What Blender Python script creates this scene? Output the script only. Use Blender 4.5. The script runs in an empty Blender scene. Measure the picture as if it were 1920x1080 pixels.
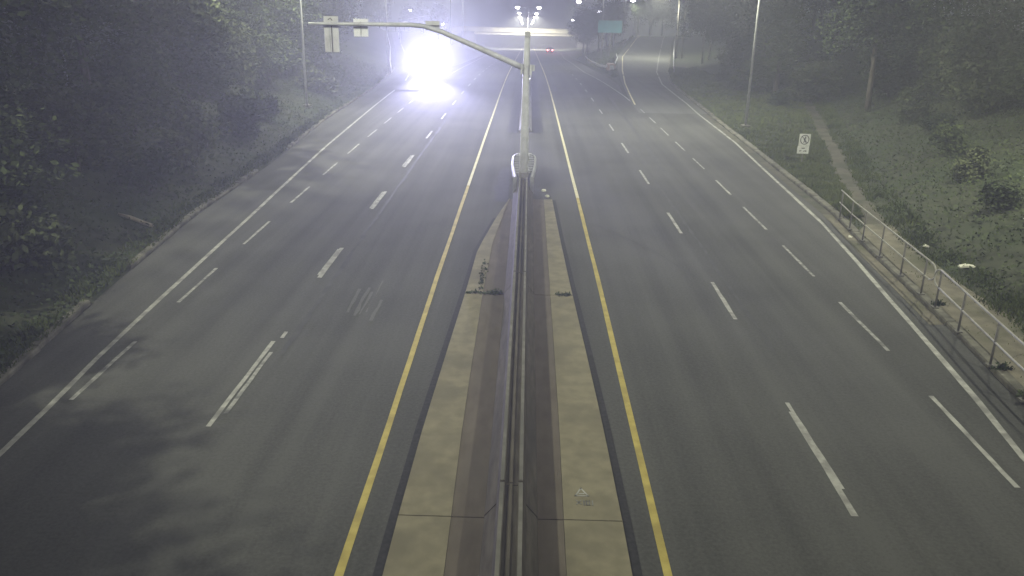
import bpy, math, random
import numpy as np
from mathutils import Matrix, Vector

rnd = random.Random(7)
sc = bpy.context.scene
col = sc.collection

# ------------------------------------------------------------------ camera, world, exposure
CAM_H = 7.74
cam_d = bpy.data.cameras.new('camera')
cam = bpy.data.objects.new('camera', cam_d)
col.objects.link(cam)
cam_d.sensor_width = 36.0
cam_d.lens = 36.0 * 1521.0 / 1920.0
cam_d.clip_start = 0.1
cam_d.clip_end = 4000
cam.matrix_world = (Matrix.Translation((0, 0, CAM_H)) @ Matrix.Rotation(math.radians(0.8463), 4, 'Z')
                    @ Matrix.Rotation(math.radians(90 - 19.2634), 4, 'X') @ Matrix.Rotation(math.radians(1.1), 4, 'Z'))
sc.camera = cam

world = bpy.data.worlds.new('World')
sc.world = world
world.use_nodes = True
wn = world.node_tree
wn.nodes['Background'].inputs['Color'].default_value = (0.86, 0.90, 0.98, 1)   # night sky, town glow
wn.nodes['Background'].inputs['Strength'].default_value = 0.13

sc.view_settings.view_transform = 'Standard'
sc.view_settings.look = 'None'
sc.view_settings.exposure = -0.08
sc.view_settings.gamma = 1.0
sc.cycles.use_denoising = True
sc.cycles.use_light_tree = True
sc.cycles.max_bounces = 3
sc.cycles.diffuse_bounces = 1
sc.cycles.glossy_bounces = 2
sc.cycles.transmission_bounces = 2
sc.cycles.volume_bounces = 0
sc.cycles.transparent_max_bounces = 4
sc.cycles.sample_clamp_indirect = 4.0

HAZE_DENSITY = 0.0027
LAMP_W = 1.0          # scale of every street lamp
LAMP_COL = (0.98, 1.0, 0.79)
HEAD_POWER = 300000.0
HEAD_COL = (0.62, 0.60, 1.0)

# ------------------------------------------------------------------ mesh helpers
class MB:
    def __init__(self):
        self.v, self.f = [], []
    def box(self, cx, cy, cz, sx, sy, sz, rz=0.0):
        n = len(self.v)
        c, s = math.cos(rz), math.sin(rz)
        for dz in (-1, 1):
            for dx, dy in ((-1, -1), (1, -1), (1, 1), (-1, 1)):
                x, y = dx * sx / 2, dy * sy / 2
                self.v.append((cx + x * c - y * s, cy + x * s + y * c, cz + dz * sz / 2))
        self.f += [(n, n+3, n+2, n+1), (n+4, n+5, n+6, n+7)]
        for i in range(4):
            j = (i + 1) % 4
            self.f.append((n+i, n+j, n+4+j, n+4+i))
        return self
    def tube(self, pts, rad, seg=8, cap=True):
        pts = [Vector(p) for p in pts]
        if not hasattr(rad, '__len__'):
            rad = [rad] * len(pts)
        base = len(self.v)
        up = Vector((0, 0, 1))
        for i, p in enumerate(pts):
            t = (pts[min(i+1, len(pts)-1)] - pts[max(i-1, 0)])
            t.normalize()
            a = up if abs(t.z) < 0.95 else Vector((1, 0, 0))
            u = t.cross(a).normalized()
            w = u.cross(t).normalized()
            for k in range(seg):
                th = 2 * math.pi * k / seg
                q = p + (u * math.cos(th) + w * math.sin(th)) * rad[i]
                self.v.append(tuple(q))
        for i in range(len(pts) - 1):
            for k in range(seg):
                a0 = base + i * seg + k
                a1 = base + i * seg + (k + 1) % seg
                self.f.append((a0, a1, a1 + seg, a0 + seg))
        if cap:
            self.f.append(tuple(base + k for k in range(seg))[::-1])
            e = base + (len(pts) - 1) * seg
            self.f.append(tuple(e + k for k in range(seg)))
        return self
    def ribbon(self, rows):
        """rows: list of lists of points, same length; quads between."""
        n = len(self.v)
        m = len(rows[0])
        for r in rows:
            self.v += [tuple(p) for p in r]
        for i in range(len(rows) - 1):
            for j in range(m - 1):
                a = n + i * m + j
                self.f.append((a, a + 1, a + m + 1, a + m))
        return self
    def loft(self, rings, cap=True):
        """closed rings -> skin."""
        n = len(self.v)
        m = len(rings[0])
        for r in rings:
            self.v += [tuple(p) for p in r]
        for i in range(len(rings) - 1):
            for j in range(m):
                a, b = n + i * m + j, n + i * m + (j + 1) % m
                self.f.append((a, b, b + m, a + m))
        if cap:
            self.f.append(tuple(n + j for j in range(m))[::-1])
            e = n + (len(rings) - 1) * m
            self.f.append(tuple(e + j for j in range(m)))
        return self
    def disc(self, c, r, axis='y', seg=14, depth=0.02):
        c = Vector(c)
        d = {'x': Vector((depth, 0, 0)), 'y': Vector((0, depth, 0)), 'z': Vector((0, 0, depth))}[axis]
        return self.tube([c - d / 2, c + d / 2], r, seg)
    def mesh(self, name, mat=None, smooth=False):
        me = bpy.data.meshes.new(name)
        me.from_pydata(self.v, [], self.f)
        me.validate()
        if mat:
            me.materials.append(mat)
        if smooth:
            me.polygons.foreach_set('use_smooth', [True] * len(me.polygons))
        me.update()
        return me
    def build(self, name, mat, parent=None, smooth=False):
        return link(name, self.mesh(name, mat, smooth), parent)

def link(name, me, parent=None):
    o = bpy.data.objects.new(name, me)
    col.objects.link(o)
    if parent is not None:
        o.parent = parent
    return o

def tag(o, label=None, cat=None, group=None, kind=None):
    if label: o['label'] = label
    if cat: o['category'] = cat
    if group: o['group'] = group
    if kind: o['kind'] = kind
    return o

def empty(name, loc=(0, 0, 0), rz=0.0):
    o = bpy.data.objects.new(name, None)
    o.empty_display_size = 0.3
    o.location = loc
    o.rotation_euler = (0, 0, rz)
    col.objects.link(o)
    return o

def copy_tree(o, parent=None):
    kids = list(o.children)
    c = o.copy()
    col.objects.link(c)
    c.parent = parent
    for k in kids:
        copy_tree(k, c)
    return c

def np_mesh(name, V, quads, mat, tri=False):
    k = 3 if tri else 4
    me = bpy.data.meshes.new(name)
    V = np.asarray(V, dtype=np.float32).reshape(-1, 3)
    Q = np.asarray(quads, dtype=np.int32).reshape(-1, k)
    me.vertices.add(len(V))
    me.vertices.foreach_set('co', V.ravel())
    me.loops.add(Q.size)
    me.loops.foreach_set('vertex_index', Q.ravel())
    me.polygons.add(len(Q))
    me.polygons.foreach_set('loop_start', np.arange(0, Q.size, k, dtype=np.int32))
    me.materials.append(mat)
    me.update(calc_edges=True)
    return me

# ------------------------------------------------------------------ materials
def new_mat(name):
    m = bpy.data.materials.new(name)
    m.use_nodes = True
    nt = m.node_tree
    return m, nt, nt.nodes['Principled BSDF']

def mat_noise(name, c1, c2, scale=8.0, rough=0.85, metal=0.0, detail=4.0, stretch=(1, 1, 1), bump=0.0, c3=None, scale2=0.4, spec=0.3):
    m, nt, bs = new_mat(name)
    tc = nt.nodes.new('ShaderNodeTexCoord')
    mp = nt.nodes.new('ShaderNodeMapping')
    mp.inputs['Scale'].default_value = stretch
    nz = nt.nodes.new('ShaderNodeTexNoise')
    nz.inputs['Scale'].default_value = scale
    nz.inputs['Detail'].default_value = detail
    rp = nt.nodes.new('ShaderNodeValToRGB')
    rp.color_ramp.elements[0].position = 0.3
    rp.color_ramp.elements[1].position = 0.7
    rp.color_ramp.elements[0].color = (*c1, 1)
    rp.color_ramp.elements[1].color = (*c2, 1)
    L = nt.links.new
    L(tc.outputs['Object'], mp.inputs['Vector'])
    L(mp.outputs['Vector'], nz.inputs['Vector'])
    L(nz.outputs['Fac'], rp.inputs['Fac'])
    out = rp.outputs['Color']
    if c3:
        n2 = nt.nodes.new('ShaderNodeTexNoise')
        n2.inputs['Scale'].default_value = scale2
        n2.inputs['Detail'].default_value = 5
        L(mp.outputs['Vector'], n2.inputs['Vector'])
        r2 = nt.nodes.new('ShaderNodeValToRGB')
        r2.color_ramp.elements[0].position = 0.48
        r2.color_ramp.elements[1].position = 0.66
        L(n2.outputs['Fac'], r2.inputs['Fac'])
        mx = nt.nodes.new('ShaderNodeMix')
        mx.data_type = 'RGBA'
        L(r2.outputs['Color'], mx.inputs['Factor'])
        L(out, mx.inputs['A'])
        mx.inputs['B'].default_value = (*c3, 1)
        out = mx.outputs['Result']
    L(out, bs.inputs['Base Color'])
    bs.inputs['Roughness'].default_value = rough
    bs.inputs['Metallic'].default_value = metal
    bs.inputs['Specular IOR Level'].default_value = spec
    if bump:
        b = nt.nodes.new('ShaderNodeBump')
        b.inputs['Strength'].default_value = bump
        b.inputs['Distance'].default_value = 0.02
        L(nz.outputs['Fac'], b.inputs['Height'])
        L(b.outputs['Normal'], bs.inputs['Normal'])
    return m

def mat_emit(name, c, s):
    m, nt, bs = new_mat(name)
    bs.inputs['Base Color'].default_value = (*c, 1)
    bs.inputs['Emission Color'].default_value = (*c, 1)
    bs.inputs['Emission Strength'].default_value = s
    m.cycles.emission_sampling = 'NONE'
    return m

def mat_asphalt(name, lo, hi):
    """aggregate speckle + long worn wheel tracks along the road + blotches"""
    m, nt, bs = new_mat(name)
    L = nt.links.new
    tc = nt.nodes.new('ShaderNodeTexCoord')
    n1 = nt.nodes.new('ShaderNodeTexNoise'); n1.inputs['Scale'].default_value = 15.0; n1.inputs['Detail'].default_value = 6.0; n1.inputs['Roughness'].default_value = 0.75
    L(tc.outputs['Object'], n1.inputs['Vector'])
    mp = nt.nodes.new('ShaderNodeMapping'); mp.inputs['Scale'].default_value = (1.5, 0.03, 1)
    L(tc.outputs['Object'], mp.inputs['Vector'])
    n2 = nt.nodes.new('ShaderNodeTexNoise'); n2.inputs['Scale'].default_value = 1.0; n2.inputs['Detail'].default_value = 3.0
    L(mp.outputs['Vector'], n2.inputs['Vector'])
    n3 = nt.nodes.new('ShaderNodeTexNoise'); n3.inputs['Scale'].default_value = 0.22; n3.inputs['Detail'].default_value = 4.0
    L(tc.outputs['Object'], n3.inputs['Vector'])
    a = nt.nodes.new('ShaderNodeMath'); a.operation = 'MULTIPLY_ADD'; a.inputs[1].default_value = 0.55
    L(n2.outputs['Fac'], a.inputs[0])
    b = nt.nodes.new('ShaderNodeMath'); b.operation = 'MULTIPLY_ADD'; b.inputs[1].default_value = 0.45
    L(n3.outputs['Fac'], b.inputs[0])
    c = nt.nodes.new('ShaderNodeMath'); c.operation = 'MULTIPLY'; c.inputs[1].default_value = 0.75
    L(n1.outputs['Fac'], c.inputs[0])
    L(c.outputs[0], b.inputs[2]); L(b.outputs[0], a.inputs[2])
    rp = nt.nodes.new('ShaderNodeValToRGB')
    rp.color_ramp.elements[0].position = 0.58; rp.color_ramp.elements[1].position = 1.15
    rp.color_ramp.elements[0].color = (*lo, 1); rp.color_ramp.elements[1].color = (*hi, 1)
    L(a.outputs[0], rp.inputs['Fac'])
    L(rp.outputs['Color'], bs.inputs['Base Color'])
    bs.inputs['Roughness'].default_value = 0.92
    bs.inputs['Specular IOR Level'].default_value = 0.12
    bp = nt.nodes.new('ShaderNodeBump'); bp.inputs['Strength'].default_value = 0.25; bp.inputs['Distance'].default_value = 0.01
    L(n1.outputs['Fac'], bp.inputs['Height']); L(bp.outputs['Normal'], bs.inputs['Normal'])
    return m

def mat_leaf(name, c1, c2):
    m, nt, bs = new_mat(name)
    L = nt.links.new
    tc = nt.nodes.new('ShaderNodeTexCoord')
    nz = nt.nodes.new('ShaderNodeTexNoise'); nz.inputs['Scale'].default_value = 1.1; nz.inputs['Detail'].default_value = 5
    L(tc.outputs['Object'], nz.inputs['Vector'])
    oi = nt.nodes.new('ShaderNodeObjectInfo')
    ad = nt.nodes.new('ShaderNodeMath'); ad.operation = 'MULTIPLY_ADD'; ad.inputs[1].default_value = 0.35
    L(oi.outputs['Random'], ad.inputs[0]); L(nz.outputs['Fac'], ad.inputs[2])
    rp = nt.nodes.new('ShaderNodeValToRGB')
    rp.color_ramp.elements[0].position = 0.4; rp.color_ramp.elements[1].position = 0.95
    rp.color_ramp.elements[0].color = (*c1, 1); rp.color_ramp.elements[1].color = (*c2, 1)
    L(ad.outputs[0], rp.inputs['Fac'])
    L(rp.outputs['Color'], bs.inputs['Base Color'])
    bs.inputs['Roughness'].default_value = 0.85
    bs.inputs['Specular IOR Level'].default_value = 0.12
    return m

M = {}
M['asphalt'] = mat_asphalt('asphalt', (0.042, 0.042, 0.038), (0.100, 0.099, 0.090))
M['ramp_asphalt'] = mat_asphalt('ramp_asphalt', (0.085, 0.085, 0.077), (0.14, 0.14, 0.127))
M['dark_asphalt'] = mat_noise('dark_asphalt', (0.022, 0.022, 0.022), (0.040, 0.039, 0.038), 12, 0.9)
M['seal'] = mat_noise('crack_sealant', (0.030, 0.030, 0.029), (0.050, 0.049, 0.047), 3, 0.7)  # dark median strips, one of them painted shade by the crash cushion
M['faint_seal'] = mat_noise('old_seam', (0.045, 0.045, 0.042), (0.070, 0.069, 0.064), 2, 0.8)
M['white_paint'] = mat_noise('white_paint', (0.24, 0.235, 0.21), (0.43, 0.42, 0.375), 5, 0.75, c3=(0.18, 0.175, 0.16), scale2=1.6)
M['worn_paint'] = mat_noise('worn_white_paint', (0.16, 0.16, 0.145), (0.42, 0.41, 0.37), 6, 0.8, c3=(0.12, 0.12, 0.11), scale2=2.2)
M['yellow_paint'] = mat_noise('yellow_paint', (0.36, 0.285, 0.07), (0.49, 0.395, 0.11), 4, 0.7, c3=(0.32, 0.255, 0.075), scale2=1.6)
M['faded_yellow'] = mat_noise('faded_yellow_paint', (0.50, 0.45, 0.25), (0.64, 0.60, 0.42), 4, 0.7)  # far yellow as washed out by light and haze, put into the paint colour
M['tan_concrete'] = mat_noise('tan_concrete', (0.175, 0.155, 0.100), (0.240, 0.214, 0.140), 3.5, 0.9, bump=0.1, c3=(0.155, 0.138, 0.092), scale2=0.8)
M['brown_strip'] = mat_noise('brown_stained_concrete', (0.100, 0.084, 0.064), (0.140, 0.119, 0.092), 4, 0.9, stretch=(1.0, 0.35, 1), c3=(0.115, 0.10, 0.078), scale2=0.9)  # reddish brown tone with the barrier's cast shade put into the colour
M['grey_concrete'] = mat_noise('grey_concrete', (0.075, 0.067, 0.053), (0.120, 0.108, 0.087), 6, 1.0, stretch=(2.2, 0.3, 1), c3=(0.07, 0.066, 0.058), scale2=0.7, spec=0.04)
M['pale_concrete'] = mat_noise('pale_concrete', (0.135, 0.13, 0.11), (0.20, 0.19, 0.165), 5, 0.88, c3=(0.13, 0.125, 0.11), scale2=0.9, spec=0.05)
M['bridge_concrete'] = mat_noise('bridge_concrete', (0.58, 0.55, 0.40), (0.70, 0.66, 0.49), 0.7, 0.85, c3=(0.48, 0.45, 0.34), scale2=0.25)
M['kerb'] = mat_noise('kerb_concrete', (0.10, 0.095, 0.072), (0.19, 0.18, 0.14), 4, 0.9, bump=0.15, c3=(0.065, 0.062, 0.048), scale2=1.2)
M['dirt'] = mat_noise('packed_dirt', (0.115, 0.104, 0.074), (0.185, 0.166, 0.122), 2.4, 0.95, bump=0.2, c3=(0.085, 0.085, 0.05), scale2=0.5)
M['path'] = mat_noise('path_concrete', (0.062, 0.058, 0.040), (0.105, 0.097, 0.070), 2.0, 0.92, c3=(0.045, 0.050, 0.028), scale2=0.6)
M['soil'] = mat_noise('bank_soil', (0.026, 0.030, 0.016), (0.056, 0.062, 0.032), 1.8, 0.95, bump=0.3, c3=(0.035, 0.048, 0.020), scale2=0.3)
M['galv'] = mat_noise('galvanised_steel', (0.55, 0.55, 0.55), (0.70, 0.70, 0.69), 5, 0.55, metal=0.15, c3=(0.48, 0.48, 0.47), scale2=1.5)
M['pole'] = mat_noise('dull_galvanised_pole', (0.22, 0.22, 0.21), (0.30, 0.30, 0.29), 5, 0.65, metal=0.1)
M['rail'] = mat_noise('weathered_rail', (0.30, 0.29, 0.25), (0.40, 0.385, 0.33), 7, 0.75, metal=0.0, c3=(0.25, 0.235, 0.20), scale2=2)
M['post'] = mat_noise('dull_rail_post', (0.10, 0.095, 0.08), (0.16, 0.15, 0.13), 7, 0.7)
M['sign_back'] = mat_noise('bare_sign_aluminium', (0.62, 0.61, 0.60), (0.74, 0.73, 0.72), 4, 0.6, metal=0.0, c3=(0.52, 0.51, 0.50), scale2=2)
M['sign_white'] = mat_noise('white_sign_sheeting', (0.90, 0.90, 0.89), (0.95, 0.95, 0.94), 4, 0.5)
M['sign_grey'] = mat_noise('dirty_white_sheeting', (0.40, 0.40, 0.36), (0.55, 0.55, 0.50), 5, 0.6)
M['sign_ink'] = mat_noise('sign_ink', (0.035, 0.033, 0.030), (0.06, 0.055, 0.05), 5, 0.6)
M['sign_teal'] = mat_noise('teal_sign_sheeting', (0.035, 0.15, 0.17), (0.055, 0.22, 0.24), 0.9, 0.5)
M['bark'] = mat_noise('bark', (0.05, 0.042, 0.032), (0.12, 0.105, 0.085), 9, 0.95, stretch=(1, 1, 0.2), bump=0.4)
M['pale_bark'] = mat_noise('pale_bark', (0.16, 0.15, 0.13), (0.30, 0.28, 0.25), 6, 0.9, stretch=(1, 1, 0.3))
M['wood_pole'] = mat_noise('utility_pole_wood', (0.13, 0.12, 0.105), (0.22, 0.205, 0.18), 6, 0.9, stretch=(1, 1, 0.1))
M['log'] = mat_noise('barkless_log', (0.20, 0.175, 0.12), (0.36, 0.32, 0.23), 5, 0.9, stretch=(0.3, 1, 1))
M['leaf_a'] = mat_leaf('leaf_mid', (0.045, 0.060, 0.025), (0.095, 0.115, 0.052))
M['leaf_b'] = mat_leaf('leaf_dark', (0.035, 0.048, 0.024), (0.075, 0.092, 0.045))
M['leaf_c'] = mat_leaf('leaf_pale', (0.050, 0.062, 0.030), (0.10, 0.112, 0.056))
M['grass'] = mat_leaf('grass_blade', (0.045, 0.062, 0.018), (0.11, 0.125, 0.045))
M['litter'] = mat_noise('white_litter', (0.5, 0.48, 0.38), (0.68, 0.66, 0.55), 9, 0.7)
M['black'] = mat_noise('black_rubber', (0.012, 0.012, 0.012), (0.022, 0.022, 0.022), 8, 0.8)
M['car_grey'] = mat_noise('grey_car_paint', (0.10, 0.10, 0.11), (0.13, 0.13, 0.14), 2, 0.35, metal=0.3)
M['car_dark'] = mat_noise('dark_car_paint', (0.03, 0.03, 0.035), (0.045, 0.045, 0.05), 2, 0.35, metal=0.3)
M['glass'] = mat_noise('dark_car_glass', (0.01, 0.012, 0.014), (0.016, 0.018, 0.02), 2, 0.1, spec=0.6)
M['lens'] = mat_emit('lamp_lens', (1.0, 0.98, 0.92), 40.0)
M['lens_blue'] = mat_emit('cool_lamp_lens', (0.90, 0.88, 1.0), 40.0)
M['head_lens'] = mat_emit('headlight_lens', (0.95, 0.95, 1.0), 400.0)
M['tail_lens'] = mat_emit('tail_light_lens', (1.0, 0.06, 0.10), 14.0)
M['tail_bright'] = mat_emit('tail_light_core', (1.0, 0.45, 0.45), 14.0)
M['pink'] = mat_noise('faded_orange_cushion', (0.34, 0.24, 0.20), (0.46, 0.34, 0.29), 3, 0.7)

# ------------------------------------------------------------------ lie of the land
def itp(y, tab):
    return float(np.interp(y, [a for a, b in tab], [b for a, b in tab]))

def zmain(y):
    if y < 60: return 0.0
    if y < 120: return -0.0355 * (y - 60) ** 2 / 120.0
    if y < 650: return -1.065 - 0.0355 * (y - 120)
    return -1.065 - 0.0355 * 530

RAMP_Z = [(0, 0), (69, 0), (90, 0.0), (108, 0.0), (130, 0.42), (150, 0.80), (176, 1.60), (186, 1.80), (205, 1.2), (260, -3.0), (700, -20)]
def zramp(y):
    if y < 60: return 0.0
    t = min(1.0, (y - 60) / 40.0)
    return zmain(y) * (1 - t) + itp(y, RAMP_Z) * t

KL = [(-40, -9.0), (15, -10.92), (20.5, -11.57), (23.4, -11.86), (30, -12.5), (39.5, -12.75), (56, -13.9), (80, -14.8), (102, -16.3), (130, -20.6), (150, -24.2), (178, -29.0), (260, -46), (900, -150)]
KR = [(-40, 8.2), (9, 9.9), (15.8, 10.62), (19.4, 11.06), (25.9, 11.7), (32.2, 12.4), (43.5, 12.95), (55.2, 13.5), (69, 14.25), (91, 15.4), (106, 17.4), (130, 21.6), (150, 25.0), (176, 29.6), (260, 46), (900, 150)]
MR = [(-40, 7.0), (69, 8.4), (92, 9.9), (116, 9.6), (190, 9.8), (240, 11.0), (900, 11.0)]      # right edge of the main carriageway
GL = [(-40, 7.6), (69, 8.7), (90, 10.1), (108, 11.5), (130, 13.6), (150, 16.9), (176, 21.4), (260, 36), (900, 130)]   # left edge of the exit ramp
ML = [(-40, -7.0), (95, -10.2), (110, -11.2), (300, -11.6), (900, -11.6)]
GR = [(-40, -7.6), (95, -10.5), (110, -12.0), (130, -14.6), (150, -18.0), (178, -22.5), (260, -38), (900, -130)]
BANK_R = [(-40, 11.5), (15, 12.9), (23, 13.1), (28, 13.6), (33, 14.6), (50, 19.2), (76, 26.0), (95, 22.0), (110, 22.5), (130, 26), (150, 29), (176, 33.5), (260, 50), (900, 156)]

def hump(x, y):
    return (math.sin(x * 0.7 + y * 0.31) + math.sin(x * 0.33 - y * 0.53 + 1.3) + math.sin(y * 1.1 + x * 1.3)) * 0.07

def ground_z(x, y):
    kl, kr, mr, gl, ml, gr = (itp(y, t) for t in (KL, KR, MR, GL, ML, GR))
    zm, zr = zmain(y), zramp(y)
    if x < kl:
        d = kl - x
        b = 0.10 + 0.33 * max(0, d - 0.9) if d < 14 else 0.10 + 0.33 * 13.1 + 0.05 * (d - 14)
        b = min(b, 6.5)
        return zr + b + hump(x, y) * min(1, d / 2.0)
    if x > kr:
        d = x - kr
        d2 = max(0, x - itp(y, BANK_R))
        b = 0.11 + 0.30 * d2
        b = min(b, 5.5)
        return zr + b + hump(x, y) * min(1, d / 3.0) * 0.6
    if x < gr: return zr - 0.08
    if x < ml: return zr + (zm - zr) * (x - gr) / (ml - gr) - 0.02
    if x <= mr: return zm - 0.08
    if x < gl: return zm + (zr - zm) * (x - mr) / (gl - mr) - 0.02
    return zr - 0.08

YS = [-40, -20, -10] + [float(v) for v in range(-6, 130, 2)] + [float(v) for v in range(130, 300, 6)] + [300, 320, 345, 380, 420, 480, 550, 650, 800, 900]

def road_rows(fl, fr, zf, y0, y1, dz, ncol=3):
    ys = sorted(set([y0, y1] + [y for y in YS if y0 < y < y1]))
    rows = []
    for y in ys:
        a, b = fl(y), fr(y)
        rows.append([(a + (b - a) * k / ncol, y, zf(y) + dz) for k in range(ncol + 1)])
    return rows

# the ground: one sheet out to the horizon, its columns following the road edges
rows = []
LOFF = [-380, -220, -120, -70, -45, -32, -24, -19, -15, -12, -10, -8, -6.5, -5, -4, -3, -2.2, -1.5, -0.9, -0.5, -0.16]
ROFF = [0.16, 0.5, 1.0, 1.6, 2.2, 3, 4, 5, 6, 7, 8, 9, 10, 11, 12.5, 14, 16, 18, 21, 25, 32, 45, 70, 120, 220, 380]
for y in YS:
    kl, kr, mr, gl, ml, gr = (itp(y, t) for t in (KL, KR, MR, GL, ML, GR))
    xs = [kl + o for o in LOFF] + [kl + 0.05, gr - 0.02, gr + 0.02, (gr + ml) / 2, ml - 0.02, ml + 0.02, -3, 0, 3, mr - 0.02, mr + 0.02, (mr + gl) / 2, gl - 0.02, gl + 0.02, kr - 0.05] + [kr + o for o in ROFF]
    rows.append([(x, y, ground_z(x, y)) for x in xs])
g = MB().ribbon(rows).build('ground', M['soil'], smooth=True)
tag(g, 'dark soil and leaf litter of the roadside banks', kind='structure')

road = MB().ribbon(road_rows(lambda y: max(itp(y, KL), -14.9) if y < 95 else itp(y, ML), lambda y: min(itp(y, KR), 14.6) if y < 75 else itp(y, MR), zmain, -38, 900, 0.0, 6)).build('road', M['asphalt'])
tag(road, 'wide dark asphalt divided highway with lane markings', kind='structure')
exit_ramp = MB().ribbon(road_rows(lambda y: itp(y, GL), lambda y: itp(y, KR), zramp, 64, 250, 0.004, 4)).build('exit_ramp', M['ramp_asphalt'])
tag(exit_ramp, 'pale asphalt exit ramp climbing away to the right', kind='structure')
entry_ramp = MB().ribbon(road_rows(lambda y: itp(y, KL), lambda y: itp(y, GR), zramp, 78, 250, 0.004, 4)).build('entry_ramp', M['asphalt'])
tag(entry_ramp, 'asphalt entry ramp joining from the left', kind='structure')

# ------------------------------------------------------------------ painted markings (children of their road)
def line_strip(name, pts, w, mat, parent, zf=zmain, dz=0.006, step=4.0, jitter=0.0):
    """pts: (x, y) along the line"""
    P = []
    for (x0, y0), (x1, y1) in zip(pts[:-1], pts[1:]):
        n = max(1, int(abs(y1 - y0) / step))
        for k in range(n):
            P.append((x0 + (x1 - x0) * k / n, y0 + (y1 - y0) * k / n))
    P.append(pts[-1])
    rows = []
    for i, (x, y) in enumerate(P):
        a, b = P[max(0, i-1)], P[min(len(P)-1, i+1)]
        dx, dy = b[0] - a[0], b[1] - a[1]
        l = math.hypot(dx, dy) or 1
        nx, ny = dy / l, -dx / l
        j = rnd.uniform(-jitter, jitter)
        w2 = w / 2 + rnd.uniform(-jitter, jitter)
        rows.append([(x - nx * w2 + j, y - ny * w2, zf(y) + dz), (x + nx * w2 + j, y + ny * w2, zf(y) + dz)])
    return MB().ribbon(rows).build(name, mat, parent)

line_strip('yellow_line', [(-2.50, -10), (-2.54, 14), (-2.59, 23), (-2.59, 36)], 0.125, M['yellow_paint'], road, step=1.5, jitter=0.004)
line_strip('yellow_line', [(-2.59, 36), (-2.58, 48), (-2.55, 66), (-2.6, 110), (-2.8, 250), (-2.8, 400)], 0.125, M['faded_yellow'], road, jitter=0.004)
line_strip('yellow_line', [(2.12, -10), (2.20, 14), (2.23, 23), (2.22, 34)], 0.125, M['yellow_paint'], road, step=1.5, jitter=0.004)
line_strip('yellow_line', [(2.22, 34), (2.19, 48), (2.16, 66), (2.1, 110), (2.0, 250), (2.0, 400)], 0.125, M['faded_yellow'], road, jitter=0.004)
line_strip('edge_line', [(-8.9, 0), (-9.26, 12.5), (-9.40, 14.3), (-9.62, 16.6), (-9.88, 20.6), (-10.35, 29), (-10.9, 38.3), (-11.36, 46.6), (-12.2, 68), (-13.0, 88)], 0.13, M['white_paint'], road, step=2, jitter=0.006)
line_strip('edge_line', [(-13.0, 88), (-13.9, 98), (-15.3, 108), (-19.2, 130), (-22.8, 150), (-27.5, 178), (-34, 210)], 0.14, M['white_paint'], entry_ramp, zf=zramp, dz=0.01)
line_strip('edge_line', [(8.5, 0), (9.31, 13.3), (9.68, 15.7), (10.9, 25.7), (11.45, 30.5), (12.1, 40.5), (12.75, 50), (13.2, 64)], 0.14, M['white_paint'], road, step=2, jitter=0.006)
line_strip('edge_line', [(13.2, 64), (13.62, 71), (14.4, 90), (16.16, 106), (20.0, 130), (23.3, 150), (27.7, 176), (33, 205)], 0.14, M['white_paint'], exit_ramp, zf=zramp, dz=0.01)
line_strip('gore_line', [(9.0, 69.5), (8.9, 77), (8.4, 95), (7.7, 116), (8.0, 160), (8.0, 190), (9.2, 240), (9.2, 400)], 0.14, M['white_paint'], road, jitter=0.005)
line_strip('gore_line', [(9.0, 69.5), (9.5, 77), (10.42, 90), (12.06, 108), (14.4, 130), (17.75, 150), (22.2, 176), (28, 205)], 0.14, M['faded_yellow'], exit_ramp, zf=zramp, dz=0.01)
line_strip('gore_line', [(-9.65, 96), (-9.7, 110), (-10.4, 200), (-10.5, 400)], 0.14, M['white_paint'], road, jitter=0.005)

def dashes(xs, tab, w, mat, name='lane_dash', dz=0.006):
    for k, (y0, y1) in enumerate(tab):
        x0, x1 = itp(y0, xs), itp(y1, xs)
        line_strip(name, [(x0, y0), (x1, y1)], w * rnd.uniform(0.92, 1.05), mat if rnd.random() < 0.75 else M['white_paint'], road, dz=dz, step=0.5, jitter=0.006)

def follow(first, period, length, y_end):
    y, out = first, []
    while y < y_end:
        out.append((y, y + length * rnd.uniform(0.95, 1.03)))
        y += period * rnd.uniform(0.99, 1.01)
    return out

XL2 = [(0, -5.9), (14, -5.93), (23, -6.05), (60, -6.08), (400, -6.2)]
XL1 = [(0, -9.0), (14.6, -9.12), (20, -9.28), (30, -9.47), (46, -9.65), (100, -9.65)]
XR1 = [(0, 5.3), (11.3, 5.47), (20, 5.62), (30, 5.7), (100, 5.7), (240, 5.6), (400, 5.6)]
XR2 = [(0, 8.3), (12.3, 8.63), (18.2, 8.86), (27, 8.98), (40, 9.07), (70, 9.06)]
dashes(XL2, [(22.64, 25.77), (31.2, 34.4), (40.0, 43.4), (49.2, 52.2), (58.0, 61.2)] + follow(66.8, 8.95, 3.1, 190), 0.13, M['white_paint'])
dashes([(0, -6.06), (40, -6.18)], [(22.9, 25.6), (31.3, 34.3), (40.1, 43.3)], 0.07, M['worn_paint'], dz=0.010)
dashes([(0, -5.97), (40, -5.97)], [(13.67, 17.85)], 0.10, M['white_paint'])
dashes([(0, -5.80), (40, -5.86)], [(14.2, 17.2), (18.05, 18.45)], 0.09, M['worn_paint'], dz=0.010)
dashes(XL1, [(14.6, 17.63), (20.31, 23.31), (25.92, 28.97), (31.96, 35.02), (37.63, 40.77), (43.42, 46.61)] + follow(49.3, 5.85, 3.0, 92), 0.10, M['worn_paint'])
dashes(XR1, [(11.32, 14.9), (20.06, 23.1), (28.6, 31.7), (37.2, 40.5), (45.5, 49.0), (54.1, 57.1), (63, 65.7)] + follow(71.7, 8.7, 3.0, 190), 0.11, M['white_paint'])
dashes([(0, 5.535), (40, 5.57)], [(12.1, 15.3)], 0.08, M['white_paint'], dz=0.010)
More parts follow.
